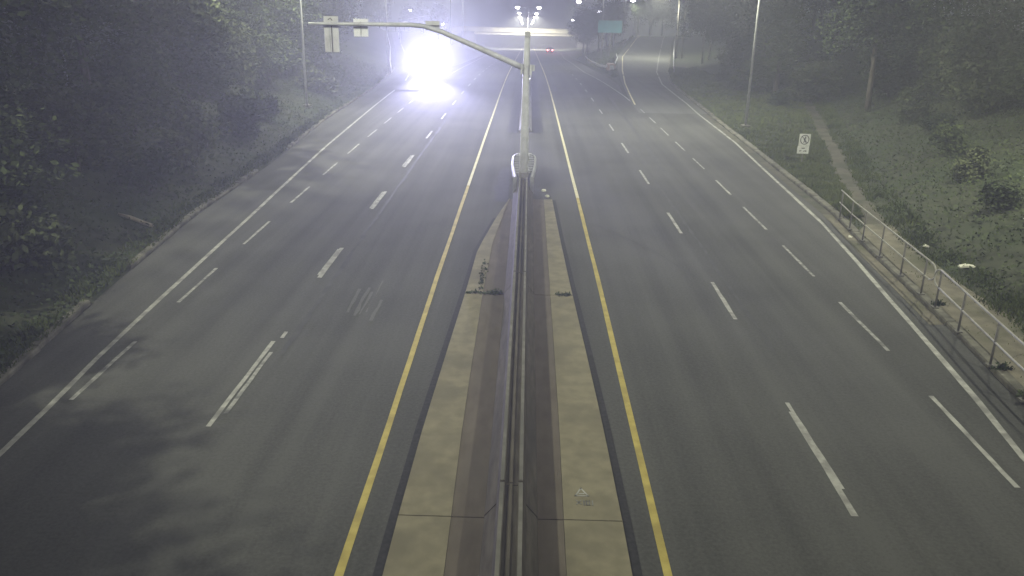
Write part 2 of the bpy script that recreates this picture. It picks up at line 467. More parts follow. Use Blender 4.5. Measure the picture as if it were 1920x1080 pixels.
dashes(XR2, [(12.3, 15.8), (18.2, 21.6), (23.9, 27.3), (29.4, 33.0), (35.3, 38.4), (41.2, 44.3), (46.7, 49.9), (52.5, 55.8), (58.2, 61.3), (63.9, 67.0)], 0.10, M['worn_paint'])
# seams and tar-filled cracks
for pts, w in (([(2.7, 29.5), (4.3, 26.4), (5.0, 24.3), (5.6, 22.5)], 0.05), ([(-1.5, 21.5), (-2.0, 21.6), (-2.5, 21.5)], 0.04), ([(6.9, 40), (7.2, 60), (7.4, 75)], 0.25), ([(-5.55, 17), (-5.62, 26), (-5.7, 44), (-5.7, 62)], 0.12), ([(6.05, 18), (6.1, 30), (6.15, 52)], 0.10), ([(-4.2, 30.5), (-3.4, 31.2), (-2.7, 31.0)], 0.05), ([(6.3, 33), (7.4, 33.6), (8.6, 33.2)], 0.05), ([(-8.8, 41), (-7.6, 41.5), (-6.4, 41.2)], 0.06)):
    line_strip('crack_sealant', pts, w, M['faint_seal'], road, dz=0.004, step=0.6, jitter=0.03)
for k in range(5):   # scraped, paler patch in the passing lane
    x = -4.6 + k * 0.17 + rnd.uniform(-.05, .05)
    y = 19.4 + rnd.uniform(-.4, .6)
    line_strip('scrape_mark', [(x, y), (x + rnd.uniform(-.05, .05), y + rnd.uniform(1.2, 2.6))], rnd.uniform(0.03, 0.10), M['ramp_asphalt'], road, dz=0.005, step=0.4, jitter=0.02)

# ------------------------------------------------------------------ median
median = empty('median', (0, 0, 0))
tag(median, 'concrete median strip with tan slabs down the middle', kind='structure')
JY = [-6, 0.4, 10.95, 21.5, 33.4]
TOL = [(-10, -1.98), (10.9, -1.90), (13.9, -1.86), (22, -1.62), (25.8, -1.55), (30.1, -1.11), (33.6, -0.66)]
TIL = [(-10, -1.02), (9.8, -1.04), (13.9, -1.11), (18.8, -1.13), (22, -1.14), (26.8, -1.08), (33.6, -0.66)]
TIR = [(-10, 0.70), (9.9, 0.72), (14, 0.76), (33, 0.77)]
TOR = [(-10, 1.74), (10.9, 1.66), (14.1, 1.61), (17.4, 1.52), (22.3, 1.37), (27.4, 1.24), (33.4, 1.12)]

def slab(name, y0, y1, fa, fb, z0, z1, mat, parent, step=1.2):
    n = max(2, int((y1 - y0) / step))
    rings = []
    for k in range(n + 1):
        y = y0 + (y1 - y0) * k / n
        a, b = itp(y, fa), itp(y, fb)
        if b - a < 0.03: b = a + 0.03
        rings.append([(a, y, z0), (b, y, z0), (b, y, z1), (a, y, z1)])
    return MB().loft(rings).build(name, mat, parent)

for y0, y1 in zip(JY[:-1], JY[1:]):
    slab('concrete_slab', y0 + 0.015, y1 - 0.015, TOL, TIL, -0.05, 0.045, M['tan_concrete'], median)
    slab('concrete_slab', y0 + 0.015, y1 - 0.015, TIR, TOR, -0.05, 0.045, M['tan_concrete'], median)
    slab('stained_strip', y0 + 0.015, y1 - 0.015, [(a, b + 0.006) for a, b in TIL], [(-10, -0.534), (40, -0.534)], -0.05, 0.040, M['brown_strip'], median)
    slab('stained_strip', y0 + 0.015, y1 - 0.015, [(-10, 0.314), (40, 0.314)], [(a, b - 0.006) for a, b in TIR], -0.05, 0.040, M['brown_strip'], median)
# black strip along the outside of the slabs
line_strip('joint_sealant', [(-2.06, -6), (-1.97, 10.9), (-1.93, 13.9), (-1.69, 22), (-1.60, 25.8), (-1.14, 30.2)], 0.15, M['dark_asphalt'], median, dz=0.012, step=1)
line_strip('joint_sealant', [(1.83, -6), (1.74, 10.9), (1.69, 14), (1.60, 17.4), (1.45, 22.3), (1.31, 27.4), (1.19, 33.4)], 0.14, M['dark_asphalt'], median, dz=0.012, step=1)
line_strip('dark_strip', [(-1.0, 33), (-1.05, 35), (-1.0, 37), (-0.95, 40.5)], 0.6, M['seal'], median, dz=0.008, step=0.5, jitter=0.05)  # dark sheet standing in for the shade left of the crash cushion
line_strip('dark_strip', [(0.55, 52.2), (0.55, 80), (0.45, 130), (0.4, 280)], 0.95, M['seal'], median, dz=0.008)
line_strip('dark_strip', [(-0.95, 52.2), (-0.95, 80), (-0.9, 130), (-0.9, 280)], 0.62, M['seal'], median, dz=0.008)

CX = -0.11
def barrier_seg(y0, y1, parent, mat, top=0.72, cx=CX, sub=3):
    prof = [(-0.42, 0.0), (-0.42, 0.07), (-0.235, 0.30), (-0.175, top), (-0.105, top), (-0.10, top - 0.07), (-0.035, top - 0.07), (-0.03, top - 0.03), (0.015, top - 0.03), (0.02, top - 0.07), (0.10, top - 0.07), (0.105, top), (0.175, top), (0.235, 0.30), (0.42, 0.07), (0.42, 0.0)]
    rings = []
    for k in range(sub + 1):
        y = y0 + (y1 - y0) * k / sub
        rings.append([(cx + a, y, zmain(y) + 0.002 + b) for a, b in prof])
    s = MB().loft(rings).build('barrier_segment', mat, parent)
    # paler worn lips either side of the top channel
    for sx in (-1, 1):
        rr = []
        for k in range(sub + 1):
            y = y0 + 0.02 + (y1 - y0 - 0.04) * k / sub
            rr.append([(cx + sx * 0.178, y, zmain(y) + top + 0.006), (cx + sx * 0.118, y, zmain(y) + top + 0.006)])
        MB().ribbon(rr).build('worn_lip', M['pale_concrete'], s)
    return s
b1 = tag(empty('concrete_barrier', (0, 0, 0)), 'grey concrete median barrier with channelled top, running towards the camera', 'barrier')
for y0, y1 in ((-8, 0.38), (0.42, 10.93), (10.97, 21.48), (21.52, 34.6)):
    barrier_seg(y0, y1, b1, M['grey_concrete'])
b2 = tag(empty('concrete_barrier', (0, 0, 0)), 'far concrete median barrier beyond the mast pole, leading to the overpass', 'barrier')
y = 52.5
while y < 400:
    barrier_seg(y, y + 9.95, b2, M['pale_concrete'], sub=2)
    y += 10.0

# survey mark sprayed on the right slab: a triangle and figures
mk = empty('spray_mark', (1.05, 11.6, 0.0))
tag(mk, 'faded white sprayed triangle and figures on the right median slab', 'marking')
def strokes(name, segs, w, mat, parent, z):
    mb = MB()
    for (x0, y0), (x1, y1) in segs:
        l = math.hypot(x1 - x0, y1 - y0)
        mb.box((x0 + x1) / 2, (y0 + y1) / 2, z, l + w, w, 0.003, math.atan2(y1 - y0, x1 - x0))
    return mb.build(name, mat, parent)
strokes('triangle', [((-.10, .02), (.11, .02)), ((.11, .02), (.0, .24)), ((.0, .24), (-.10, .02)), ((-.03, .08), (.04, .08))], 0.028, M['white_paint'], mk, 0.049)
strokes('figure', [((-.09, -.22), (-.02, -.12)), ((-.02, -.22), (-.09, -.12)), ((.03, -.24), (.03, -.12)), ((.07, -.12), (.12, -.12)), ((.12, -.12), (.12, -.24)), ((.12, -.24), (.07, -.24)), ((.07, -.24), (.07, -.12)), ((.17, -.24), (.17, -.12))], 0.022, M['worn_paint'], mk, 0.049)

# ------------------------------------------------------------------ kerbs
def kerb(name, tab, y0, y1, side, width, label, L=3.0, gap=0.03, zf=zmain, keep=1.0):
    root = tag(empty(name, (0, 0, 0)), label, kind='structure')
    y = y0
    while y < y1:
        e = min(y + L, y1)
        if rnd.random() < keep:
            rings = []
            t = rnd.uniform(-0.02, 0.02)
            dzz = rnd.uniform(-0.02, 0.02)
            for k in range(3):
                yy = y + gap / 2 + (e - y - gap) * k / 2
                x = itp(yy, tab) + t
                z = zf(yy)
                a, b = (x - width * 0.85, x + width * 0.15) if side < 0 else (x - width * 0.15, x + width * 0.85)
                c = 0.03
                if side < 0:
                    rings.append([(a, yy, z - 0.1), (b, yy, z - 0.1), (b, yy, z + 0.08 + dzz), (b - c, yy, z + 0.12 + dzz), (a, yy, z + 0.13 + dzz)])
                else:
                    rings.append([(a, yy, z - 0.1), (b, yy, z - 0.1), (b, yy, z + 0.13 + dzz), (a + c, yy, z + 0.12 + dzz), (a, yy, z + 0.08 + dzz)])
            MB().loft(rings).build('kerb_stone', M['kerb'], root)
        y = e
    return root
kerb('kerb', KL, 2, 104, -1, 0.20, 'broken concrete kerb along the left shoulder', zf=zramp, keep=0.93)
kerb('kerb', KR, 2, 150, 1, 0.26, 'concrete kerb along the right shoulder and exit ramp', zf=zramp)
gut = tag(empty('gutter', (0, 0, 0)), 'concrete gutter panels along the right kerb', kind='structure')
y = 4.0
while y < 64:
    e = y + 4.0
    rr = [[(itp(v, KR) - 0.44, v, zmain(v) + 0.008), (itp(v, KR) - 0.05, v, zmain(v) + 0.008)] for v in (y + 0.02, y + 2, e - 0.02)]
    MB().ribbon(rr).build('gutter_panel', M['path'] if y > 30 else M['asphalt'] if rnd.random() < 0.4 else M['dirt'], gut)
    y = e

# ------------------------------------------------------------------ path and dirt on the right
PL = [(-10, 9.9), (9, 10.3), (15, 10.95), (20, 11.4), (26, 12.1), (30, 12.7), (33, 13.35), (38.6, 14.8), (55, 19.2), (76, 24.7), (80, 25.8)]
PR = [(-10, 11.6), (9, 12.4), (15, 12.8), (19.7, 12.9), (23, 13.0), (28, 13.5), (33, 14.5), (38.6, 15.95), (50.6, 19.2), (55, 20.4), (76, 26.0), (80, 27.1)]
pr = []
for y in [v * 1.0 for v in range(-8, 80)]:
    a, b = itp(y, PL), itp(y, PR)
    if y < 30: a = itp(y, KR) + 0.2
    else: a, b = a + 0.12 + 0.06 * math.sin(y * 1.7), b - 0.16 + 0.08 * math.sin(y * 2.3 + 1)
    n = 6
    pr.append([(a + (b - a) * k / n, y, max(ground_z(a + (b - a) * k / n, y), ground_z(a, y)) + 0.035) for k in range(n + 1)])
k30 = 38
dirt = MB().ribbon(pr[:k30 + 1]).build('dirt_strip', M['dirt'])
tag(dirt, 'bare brown dirt strip behind the railing', kind='structure')
pathroot = tag(empty('footpath', (0, 0, 0)), 'narrow worn concrete footpath curving away through the grass', kind='structure')
i = k30
while i < len(pr) - 1:
    j = min(i + 4, len(pr) - 1)
    seg = [[tuple(p) for p in r] for r in pr[i:j + 1]]
    seg[-1] = [(p[0], p[1] - 0.05, p[2]) for p in seg[-1]]
    MB().ribbon(seg).build('path_slab', M['path'], pathroot)
    i = j

# ------------------------------------------------------------------ overpass
ov = tag(empty('overpass', (0, 330, -0.45)), 'pale concrete overpass crossing the highway in the distance', 'bridge')
def ovz(x): return -0.006 * x
def beam(name, x0, x1, y0, y1, z0, z1, mat, n=6):
    rings = []
    for k in range(n + 1):
        x = x0 + (x1 - x0) * k / n
        rings.append([(x, y0, z0 + ovz(x)), (x, y1, z0 + ovz(x)), (x, y1, z1 + ovz(x)), (x, y0, z1 + ovz(x))])
    return MB().loft(rings).build(name, mat, ov)
beam('deck', -30, 24, 0.3, 11.7, -2.0, -0.9, M['pale_concrete'])
x = -30
while x < 15:
    beam('parapet_panel', x + .02, min(x + 5.96, 15.2), 0.0, 0.35, -2.05, -0.45, M['bridge_concrete'], 2)
    x += 6
beam('parapet_panel', -30, 24, 11.7, 12.0, -1.9, -0.5, M['bridge_concrete'])
for yy in (0.9, 3.6, 6.3, 9.0):
    beam('girder', -30, 24, yy, yy + 0.6, -3.05, -2.25, M['bridge_concrete'])
for xx in (-0.5,):
    for yy in (2.5, 9.0):
        MB().tube([(xx, yy, -8.8), (xx, yy, -3.05 + ovz(xx))], 0.5, 10).build('column', M['pale_concrete'], ov, True)
    beam('pier_cap', xx - 1.0, xx + 1.0, 1.0, 11.0, -3.6, -3.06, M['pale_concrete'], 1)
for xx in (-24, 21.5):
    MB().box(xx, 6, -5.5, 5, 12, 6.8).build('abutment', M['pale_concrete'], ov)

# ------------------------------------------------------------------ street lamps
def spot(name, parent, loc, power, colr, deg=165, aim=None, blend=0.5, size=0.15):
    ld = bpy.data.lights.new(name, 'SPOT')
    ld.energy = power
    ld.color = colr
    ld.spot_size = math.radians(deg)
    ld.spot_blend = blend
    ld.shadow_soft_size = size
    lo = bpy.data.objects.new(name, ld)
    col.objects.link(lo)
    lo.parent = parent
    lo.location = loc
    if aim is not None:
        lo.rotation_euler = (Vector(aim) - Vector(loc)).to_track_quat('-Z', 'Y').to_euler()
    return lo

def lamp_head(root, pole_top, arm_vec, rise, lens, power, colr, pole_r=0.06, big=1.0, soft=0.15, aim=None, cone=165):
    """an arm from the pole top to a cobra head with a glowing lens below"""
    p0 = Vector(pole_top)
    a = Vector((arm_vec[0], arm_vec[1], 0))
    d = a.normalized()
    pts = [p0 + a * t + Vector((0, 0, rise * math.sin(t * math.pi / 2))) for t in (0, .25, .5, .75, 1.0)]
    MB().tube(pts, [pole_r, pole_r * .9, pole_r * .8, pole_r * .7, pole_r * .65], 8).build('arm', M['galv'], root, True)
    e = pts[-1]
    s = d.cross(Vector((0, 0, 1)))
    rings = []
    for t, w, h in ((-0.12, .07, .06), (.0, .13, .10), (.25, .20, .13), (.6, .19, .11), (.8, .10, .05)):
        c = e + d * t * big
        rings.append([c + s * (w * big * math.cos(q)) + Vector((0, 0, h * big * max(-0.25, math.sin(q)))) for q in [2 * math.pi * k / 10 for k in range(10)]])
    hd = MB().loft(rings).build('lamp_head', M['galv'], root, True)
    lm = MB()
    rings = []
    for z, r in ((-0.02, 1.0), (-0.12, 1.0), (-0.22, .8), (-0.29, .45), (-.31, .1)):
        c = e + d * .38 * big + Vector((0, 0, z * big))
        rings.append([c + d * (.30 * big * r * math.cos(q)) + s * (.24 * big * r * math.sin(q)) for q in [2 * math.pi * k / 12 for k in range(12)]])
    lm.loft(rings)
    lm.build('lens', lens, hd, True)
    if power:
        c = e + d * .38 * big + Vector((0, 0, -0.42 * big))
        spot('lamp_light', root, tuple(c), power * LAMP_W, colr, deg=cone, size=soft, aim=aim, blend=1.0 if aim else 0.5)
    return e

def street_lamp(label, base, height, arms, power=9000, colr=LAMP_COL, lens=None, group=None, r=0.11, name='street_lamp', big=1.0, rise=0.5, soft=0.15, aim=None, cone=165):
    root = tag(empty(name, base), label, 'street lamp', group)
    MB().tube([(0, 0, -0.15), (0, 0, height * .5), (0, 0, height)], [r * .85, r * .68, r * .45], 10).build('pole', M['pole'], root, True)
    MB().box(0, 0, 0.02, 0.55, 0.55, 0.16).build('base_plate', M['pale_concrete'], root)
    for av in arms:
        lamp_head(root, (0, 0, height), av, rise, lens or M['lens'], power, colr, big=big, soft=soft, aim=(Vector(aim) - Vector(base)) if aim else None, cone=cone)
    return root

P0 = 26000
street_lamp('tall grey lamp pole rising from the left bank beside the mast arm signs', (-15.9, 59.2, ground_z(-15.9, 59.2)), 12.6, [(3.0, 0)], P0 * .5, group='roadside lamp poles')
street_lamp('tall grey lamp pole standing in the grass on the right verge', (14.95, 56.5, ground_z(14.95, 56.5)), 12.8, [(-2.6, 0)], P0 * .5, group='roadside lamp poles')
street_lamp('high lamp mast beside the camera on the left bank', (-26.0, -2.0, ground_z(-26.0, -2.0)), 24.5, [(2.6, 0)], P0 * 2.15, group='roadside lamp poles', soft=0.4, big=2.0, aim=(-1, 52, 0), cone=115)
street_lamp('high lamp mast beside the camera on the right bank', (26.0, -2.0, ground_z(26.0, -2.0)), 24.5, [(-2.6, 0)], P0 * 1.15, group='roadside lamp poles', soft=0.4, big=2.0, aim=(1, 50, 0), cone=115)
street_lamp('thin grey lamp pole by the entry ramp, behind the headlight glare', (-17.7, 105, ground_z(-17.7, 105)), 13.0, [(2.6, 0)], P0 * .4, group='roadside lamp poles')
street_lamp('lamp pole among the trees at the top left corner', (-23.5, 42, ground_z(-23.5, 42)), 10.2, [(4.2, 0)], P0 * .6, group='roadside lamp poles')  # added lamp, head out of view, to brighten the haze and left bank
street_lamp('lamp pole beyond the footpath at the top right corner', (23.0, 30.5, ground_z(23.0, 30.5)), 8.6, [(-4.8, 0)], P0 * .22, group='roadside lamp poles')  # added lamp on a tucked-away pole, for a glow in the haze
MEDL = [(252, 12.6), (315, 12.6), (378, 12.6), (440, 12.6), (505, 12.6), (570, 12.6)]
ORD = ['nearest', 'second nearest', 'third nearest', 'fourth nearest', 'fifth nearest', 'farthest']
for (yy, hh), o in zip(MEDL, ORD):
    street_lamp('double armed median lamp post near the overpass, %s of its row' % o, (-0.5 - (yy - 252) * .004, yy, zmain(yy)), hh, [(-2.4, 0), (2.4, 0)], (P0 * .2, P0 * 2.0, P0 * .05, 0, 0, 0)[ORD.index(o)], (1.0, 0.97, 0.84) if yy == 315 else (0.93, 0.90, 1.0), M['lens_blue'], 'double armed median lamps', big=2.0, rise=0.35)
street_lamp('thin lamp pole standing beside the teal sign in the gore', (12.65, 148, ground_z(12.65, 148)), 13.2, [(-2.4, 0)], P0 * .14, group='exit ramp lamps')
street_lamp('lit lamp leaning left above the gore trees', (14.36, 200, ground_z(14.36, 200)), 8.1 - ground_z(14.36, 200), [(-2.4, 0)], P0 * .14, group='exit ramp lamps', big=1.8, rise=0.7)
street_lamp('bluish lit lamp shining above the teal sign', (24.0, 260, ground_z(24.0, 260)), 6.0 - ground_z(24, 260), [(-2.2, 0)], P0 * .1, (0.93, 0.90, 1.0), M['lens_blue'], 'exit ramp lamps', big=2.2)
street_lamp('lit lamp at the top edge of the picture over the exit ramp crest', (21.9, 200, ground_z(21.9, 200)), 9.3 - ground_z(21.9, 200), [(1.2, 0)], P0 * .14, group='exit ramp lamps', big=1.9, rise=0.1, r=0.2)
street_lamp('thin pole with short arm left of the exit ramp crest', (23.1, 190, ground_z(23.1, 190)), 8.9 - ground_z(23.1, 190), [(1.8, 0)], 0, group='exit ramp lamps', lens=M['galv'], rise=0.3)
street_lamp('small round lit lamp right of the overpass', (19.0, 330, zmain(330)), 2.4 - zmain(330), [(-1.6, 0)], P0 * .1, (0.93, 0.90, 1.0), M['lens_blue'], big=2.2, rise=0.2)
street_lamp('thin grey pole rising left of the overpass', (-18.55, 200, ground_z(-18.55, 200)), 13.5, [(-2.4, 0)], P0 * .14, group='entry side lamps', r=0.16)
street_lamp('second thin grey pole rising left of the overpass end', (-18.0, 230, ground_z(-18, 230)), 13.5, [(-2.4, 0)], P0 * .14, group='entry side lamps', r=0.18)
street_lamp('small lit lamp high above the headlight glare', (-44.2, 300, ground_z(-44.2, 300)), 5.2 - ground_z(-44.2, 300), [(1.6, 0)], 1500, (0.93, 0.90, 1.0), M['lens_blue'], 'entry side lamps', big=1.7, rise=0.2)
street_lamp('large lit lamp just above the mast arm', (-31.5, 200, ground_z(-31.5, 200)), 3.1 - ground_z(-31.5, 200), [(1.6, 0)], 1500, (0.93, 0.90, 1.0), M['lens_blue'], 'entry side lamps', big=1.9, rise=0.2)
street_lamp('small lit lamp right of the sign on the mast arm', (-36, 330, ground_z(-36, 330)), max(2.0, 0.1 - ground_z(-36, 330)), [(1.6, 0)], 1500, (0.93, 0.90, 1.0), M['lens_blue'], 'entry side lamps', big=1.9, rise=0.2)

# distant mast arm over the entry ramp
fm = tag(empty('signal_mast', (-24.5, 160, ground_z(-24.5, 160))), 'pale distant mast arm sloping up over the entry ramp', 'mast')
zb = ground_z(-24.5, 160)
MB().tube([(0, 0, 0), (0, 0, 4.6 - zb)], [.14, .10], 8).build('pole', M['galv'], fm, True)
MB().tube([(0, 0, 4.5 - zb), (3, 0, 5.05 - zb), (5.9, 0, 5.6 - zb)], [.09, .07, .06], 8).build('arm', M['galv'], fm, True)
MB().tube([(5.9, 0, 5.6 - zb), (6.05, 0, 5.1 - zb)], [.10, .10], 8).build('drop_head', M['sign_white'], fm, True)

# wooden utility poles by the ramp
for lab, px, h in (('leaning wooden utility pole right of the exit ramp', 22.3, 13.5), ('shorter second utility pole beside the leaning one', 23.2, 12.5)):
    gz = ground_z(px, 128)
    u = tag(empty('utility_pole', (px, 128, gz)), lab, 'pole', 'utility poles by the exit ramp')
    MB().tube([(0, 0, -0.2), (-0.1, 0, h * .5), (-0.35 if h > 13 else .1, 0, h)], [.17, .15, .11], 9).build('pole', M['wood_pole'], u, True)
    MB().box(-0.2 if h > 13 else .05, 0, h - 1.0, 2.0, .12, .12).build('crossarm', M['wood_pole'], u)
    for k in (-.8, 0, .8):
        MB().tube([(k - .15, 0, h - .92), (k - .15, 0, h - .72)], .05, 6).build('insulator', M['sign_grey'], u)
    if h > 13:
        lamp_head(u, (-0.2, 0, h - 4.3), (-2.4, 0), 0.4, M['lens'], P0 * .35, LAMP_COL, big=1.4)

# ------------------------------------------------------------------ mast arm in the median
MX, MY = -0.10, 34.9
mast = tag(empty('sign_mast', (MX, MY, 0.0)), 'grey steel mast pole in the median with long arm bending left over the road', 'mast')
MB().tube([(0, 0, 0.0), (0, 0, 2.5), (0, 0, 5.2), (.03, 0, 6.62)], [.205, .175, .14, .115], 16).build('pole', M['galv'], mast, True)
MB().tube([(0, 0, 0.0), (0, 0, .85), (0, 0, .9)], [.235, .235, .21], 16).build('pole_base', M['pale_concrete'], mast, True)
arm_pts, arm_r = [], []
for t in np.linspace(0, 1, 15):
    if t < .42:
        u = t / .42
        x, z = -4.15 * u, 5.2 + 1.68 * (u ** 0.97)
    else:
        u = (t - .42) / .58
        x, z = -4.15 - 4.85 * u, 6.88 - .03 * u
    arm_pts.append((x, 0, z)); arm_r.append(.125 - .07 * t)
arm_pts[6] = (arm_pts[6][0], 0, arm_pts[6][2] - 0.05)
MB().tube(arm_pts, arm_r, 12).build('arm', M['galv'], mast, True)
cl = MB(); cl.box(.19, 0, 5.18, .10, .34, .42); cl.box(-.19, 0, 5.22, .08, .34, .42); cl.box(.27, -.02, 5.26, .16, .16, .24)
cl.build('clamp_plate', M['galv'], mast)
MB().tube([(.23, 0, 5.0), (.17, 0, 4.75)], .03, 6).build('brace', M['galv'], mast)
MB().box(.03, -.06, 6.60, .22, .18, .20).build('top_box', M['sign_grey'], mast)
def arm_sign(label, xc, zc, w, h, mat, ridged):
    s = tag(empty('arm_sign', (MX + xc, MY + 0.16, zc)), label, 'sign', 'signs on the mast arm')
    MB().box(0, 0, 0, w, .02, h).build('panel', mat, s)
    MB().box(.02 if ridged else 0, -.035, -h * .08, .035, .03, h * .84).build('bracket', M['galv'] if not ridged else M['post'], s)
    if ridged:
        MB().box(-.08, -.03, -h * .12, .03, .03, h * .7).build('bracket', M['galv'], s)
        MB().tube([(-.12, -.02, h * .40), (-.02, -.02, h * .45), (.06, -.02, h * .38)], .02, 6).build('strap', M['post'], s)
    MB().box(0, -.05, .0 if not ridged else h * .24, w * 1.02, .03, .035).build('strap', M['post'], s)
    return s
arm_sign('tall grey back of a lane sign hanging at the end of the mast arm', -8.10, 6.44, .60, 1.42, M['sign_back'], True)
arm_sign('small square white sign panel on the mast arm', -6.87, 6.72, .60, .70, M['sign_white'], False)
arm_sign('pale sign panel on the arm bend above the headlight glare', -3.9, 6.86, .58, .36, M['sign_back'], False)

# crash cushion wrapped round the mast foot
cu = tag(empty('crash_cushion', (CX, 37.6, 0)), 'galvanised crash cushion with curved rails around the mast foot', 'crash cushion')
def cush_x(y):   # half width
    return float(np.interp(y, [-3.0, -2.2, 0, 2.2, 2.6, 2.8], [.36, .42, .54, .55, .46, .34]))
ys = np.linspace(-3.0, 2.8, 14)
for s in (-1, 1):
    r1 = [[(s * cush_x(v), v, .48), (s * (cush_x(v) + .05), v, .54), (s * (cush_x(v)), v, .60), (s * (cush_x(v) + .05), v, .67), (s * cush_x(v), v, .74), (s * (cush_x(v) - .07), v, .745)] for v in ys]
    MB().ribbon(r1).build('side_rail', M['pole'], cu, True)
    for v in (-2.8, -1.6, -.4, .8, 1.9):
        MB().box(s * (cush_x(v) - .05), v, .36, .07, .10, .72).build('post', M['post'], cu)
MB().tube([(-.34, 2.80, .66), (-.2, 2.88, .66), (.2, 2.88, .66), (.34, 2.80, .66)], .09, 8).build('nose', M['galv'], cu, True)
for s in (-1, 1):
    MB().box(s * .37, -3.02, .36, .16, .07, .74).build('end_plate', M['pole'], cu)
for v in (-2.0, -1.4, -.8, -.2, .4, 1.0, 1.6, 2.2):
    MB().box(0, v, .64, 2 * cush_x(v) - .10, .14, .16).build('diaphragm', M['pole'], cu)
for k, (x, y, s) in enumerate(((.80, 35.1, .10), (.93, 34.0, .09))):
    o = MB(); o.loft([[(math.cos(a) * s * q * (1 + .2 * math.sin(3 * a)), math.sin(a) * s * .8 * q, z) for a in np.linspace(0, 2 * math.pi, 8)[:-1]] for z, q in ((0, 1), (.05, 1.05), (.09, .6))])
    r = o.build('rubble', M['litter'])
    r.location = (x, y, 0.01)
    tag(r, ('pale lump of broken concrete beside the crash cushion, farther of two', 'pale lump of broken concrete beside the crash cushion, nearer of two')[k], 'rubble', 'concrete lumps by the cushion')

# ------------------------------------------------------------------ pedestrian sign
sx, sy = 14.55, 43.0
gz = ground_z(sx, sy)
ps = tag(empty('pedestrian_sign', (sx, sy, gz)), 'white prohibition sign with a ringed walking figure on the right verge', 'sign')
MB().box(0, .03, .55, .05, .05, 1.6).build('post', M['post'], ps)
up_ = MB().box(0, 0, 1.22 - .0, .58, .02, .62).build('panel', M['sign_grey'], ps)
lo_ = MB().box(-.02, 0, .70, .60, .02, .40).build('panel', M['sign_grey'], ps)
ring = MB()
pts = [(.215 * math.cos(a), -.017, 1.23 + .235 * math.sin(a)) for a in np.linspace(0, 2 * math.pi, 25)]
ring.tube(pts, .022, 6, cap=False)
ring.build('prohibition_ring', M['sign_ink'], up_)
fg = MB()
fg.disc((.02, -.016, 1.365), .035, 'y', 10, .012)
fg.tube([(.015, -.016, 1.32), (.0, -.016, 1.20)], [.035, .03], 8)
fg.tube([(.0, -.016, 1.21), (-.05, -.016, 1.07)], .02, 6)
fg.tube([(.0, -.016, 1.21), (.06, -.016, 1.08)], .02, 6)
fg.tube([(.015, -.016, 1.31), (-.06, -.016, 1.22)], .015, 6)
fg.build('walking_figure', M['sign_ink'], up_)
MB().tube([(-.14, -.02, 1.39), (.14, -.02, 1.07)], .016, 6).build('slash', M['sign_ink'], up_)
for nm, xs_, z in (('print_row', (-.06, .0, .05), .78), ('print_row', (-.17, -.11, .05, .11, .16), .64)):
    tx = MB()
    for v in xs_:
        tx.box(v - .02, -.013, z + rnd.uniform(-.01, .01), .05, .006, .055)
    tx.build(nm, M['sign_ink'], lo_)

# ------------------------------------------------------------------ railings on the right
def rail_x(y): return itp(y, [(5, 9.55), (15.5, 10.50), (21.3, 11.30), (29.3, 12.0), (32, 12.35)])
def railing(label, y0, y1, posts, end_lo, end_hi):
    r = tag(empty('railing', (0, 0, 0)), label, 'railing', 'pipe railings on the right')
    zt, zl = 1.10, .62
    n = 14
    yy = [y0 + (y1 - y0) * k / n for k in range(n + 1)]
    gz0 = .13
    top = [(rail_x(v), v, gz0 + zt - .05) for v in yy]
    low = [(rail_x(v), v, gz0 + zl - .05) for v in yy]
    MB().tube(top, .026, 8).build('top_rail', M['rail'], r, True)
    MB().tube(low, .024, 8).build('lower_rail', M['rail'], r, True)
    for flag, ye, sgn in ((end_lo, y0, -1), (end_hi, y1, 1)):
        if flag:
            pts = []
            for a in np.linspace(0, math.pi, 9):
                pts.append((rail_x(ye), ye + sgn * .30 * math.sin(a), gz0 - .05 + (zt + zl) / 2 + (zt - zl) / 2 * math.cos(a)))
            MB().tube(pts, .025, 8).build('end_loop', M['rail'], r, True)
    for v in posts:
        MB().tube([(rail_x(v), v, 0.05), (rail_x(v), v, gz0 + zt - .05)], .028, 8).build('post', M['post'], r, True)
        MB().box(rail_x(v), v, .14, .16, .16, .04).build('foot_plate', M['post'], r)
railing('farther pipe railing on the right, ending in a loop by the gap', 21.75, 31.2, (22.1, 23.8, 25.8, 27.7, 29.3, 30.9), True, False)
railing('nearer pipe railing on the right, running out of the picture', 4, 21.05, (6, 8, 9.9, 11.8, 13.6, 15.45, 17.2, 19.25, 21.0), False, True)

# ------------------------------------------------------------------ gore: sign, cushion, guide rails
ts = tag(empty('guide_sign', (13.2, 140, ground_z(13.2, 140))), 'teal rectangular guide sign on two posts in the gore', 'sign')
zb = ground_z(13.2, 140)
MB().box(0, 0, 4.6 - zb, 3.9, .06, 1.9).build('panel', M['sign_teal'], ts)
for px in (-1.2, .1):
    MB().box(px, .12, (5.3 - zb) / 2, .16, .16, 5.3 - zb).build('post', M['post'], ts)
for pz in (3.75, 5.45):
    MB().box(0, .07, pz - zb, 3.7, .05, .08).build('stiffener', M['galv'], ts)
gc = tag(empty('impact_attenuator', (10.95, 111.5, ground_z(10.95, 111.5))), 'faded pinkish impact attenuator at the gore nose', 'crash cushion')
rings = [[(a * w, y0, z) for a, z in ((-.5, .05), (.5, .05), (.5, .78), (.38, .88), (-.38, .88), (-.5, .78))] for y0, w in ((-1.0, .75), (-.8, 1.0), (1.5, 1.05))]
MB().loft(rings).build('nose_body', M['pink'], gc)
MB().box(0, -1.03, .45, .60, .03, .55).build('marker_plate', M['sign_grey'], gc)
for s in (-1, 1):
    MB().box(s * .56, .6, .55, .05, 2.2, .30).build('side_panel', M['galv'], gc)

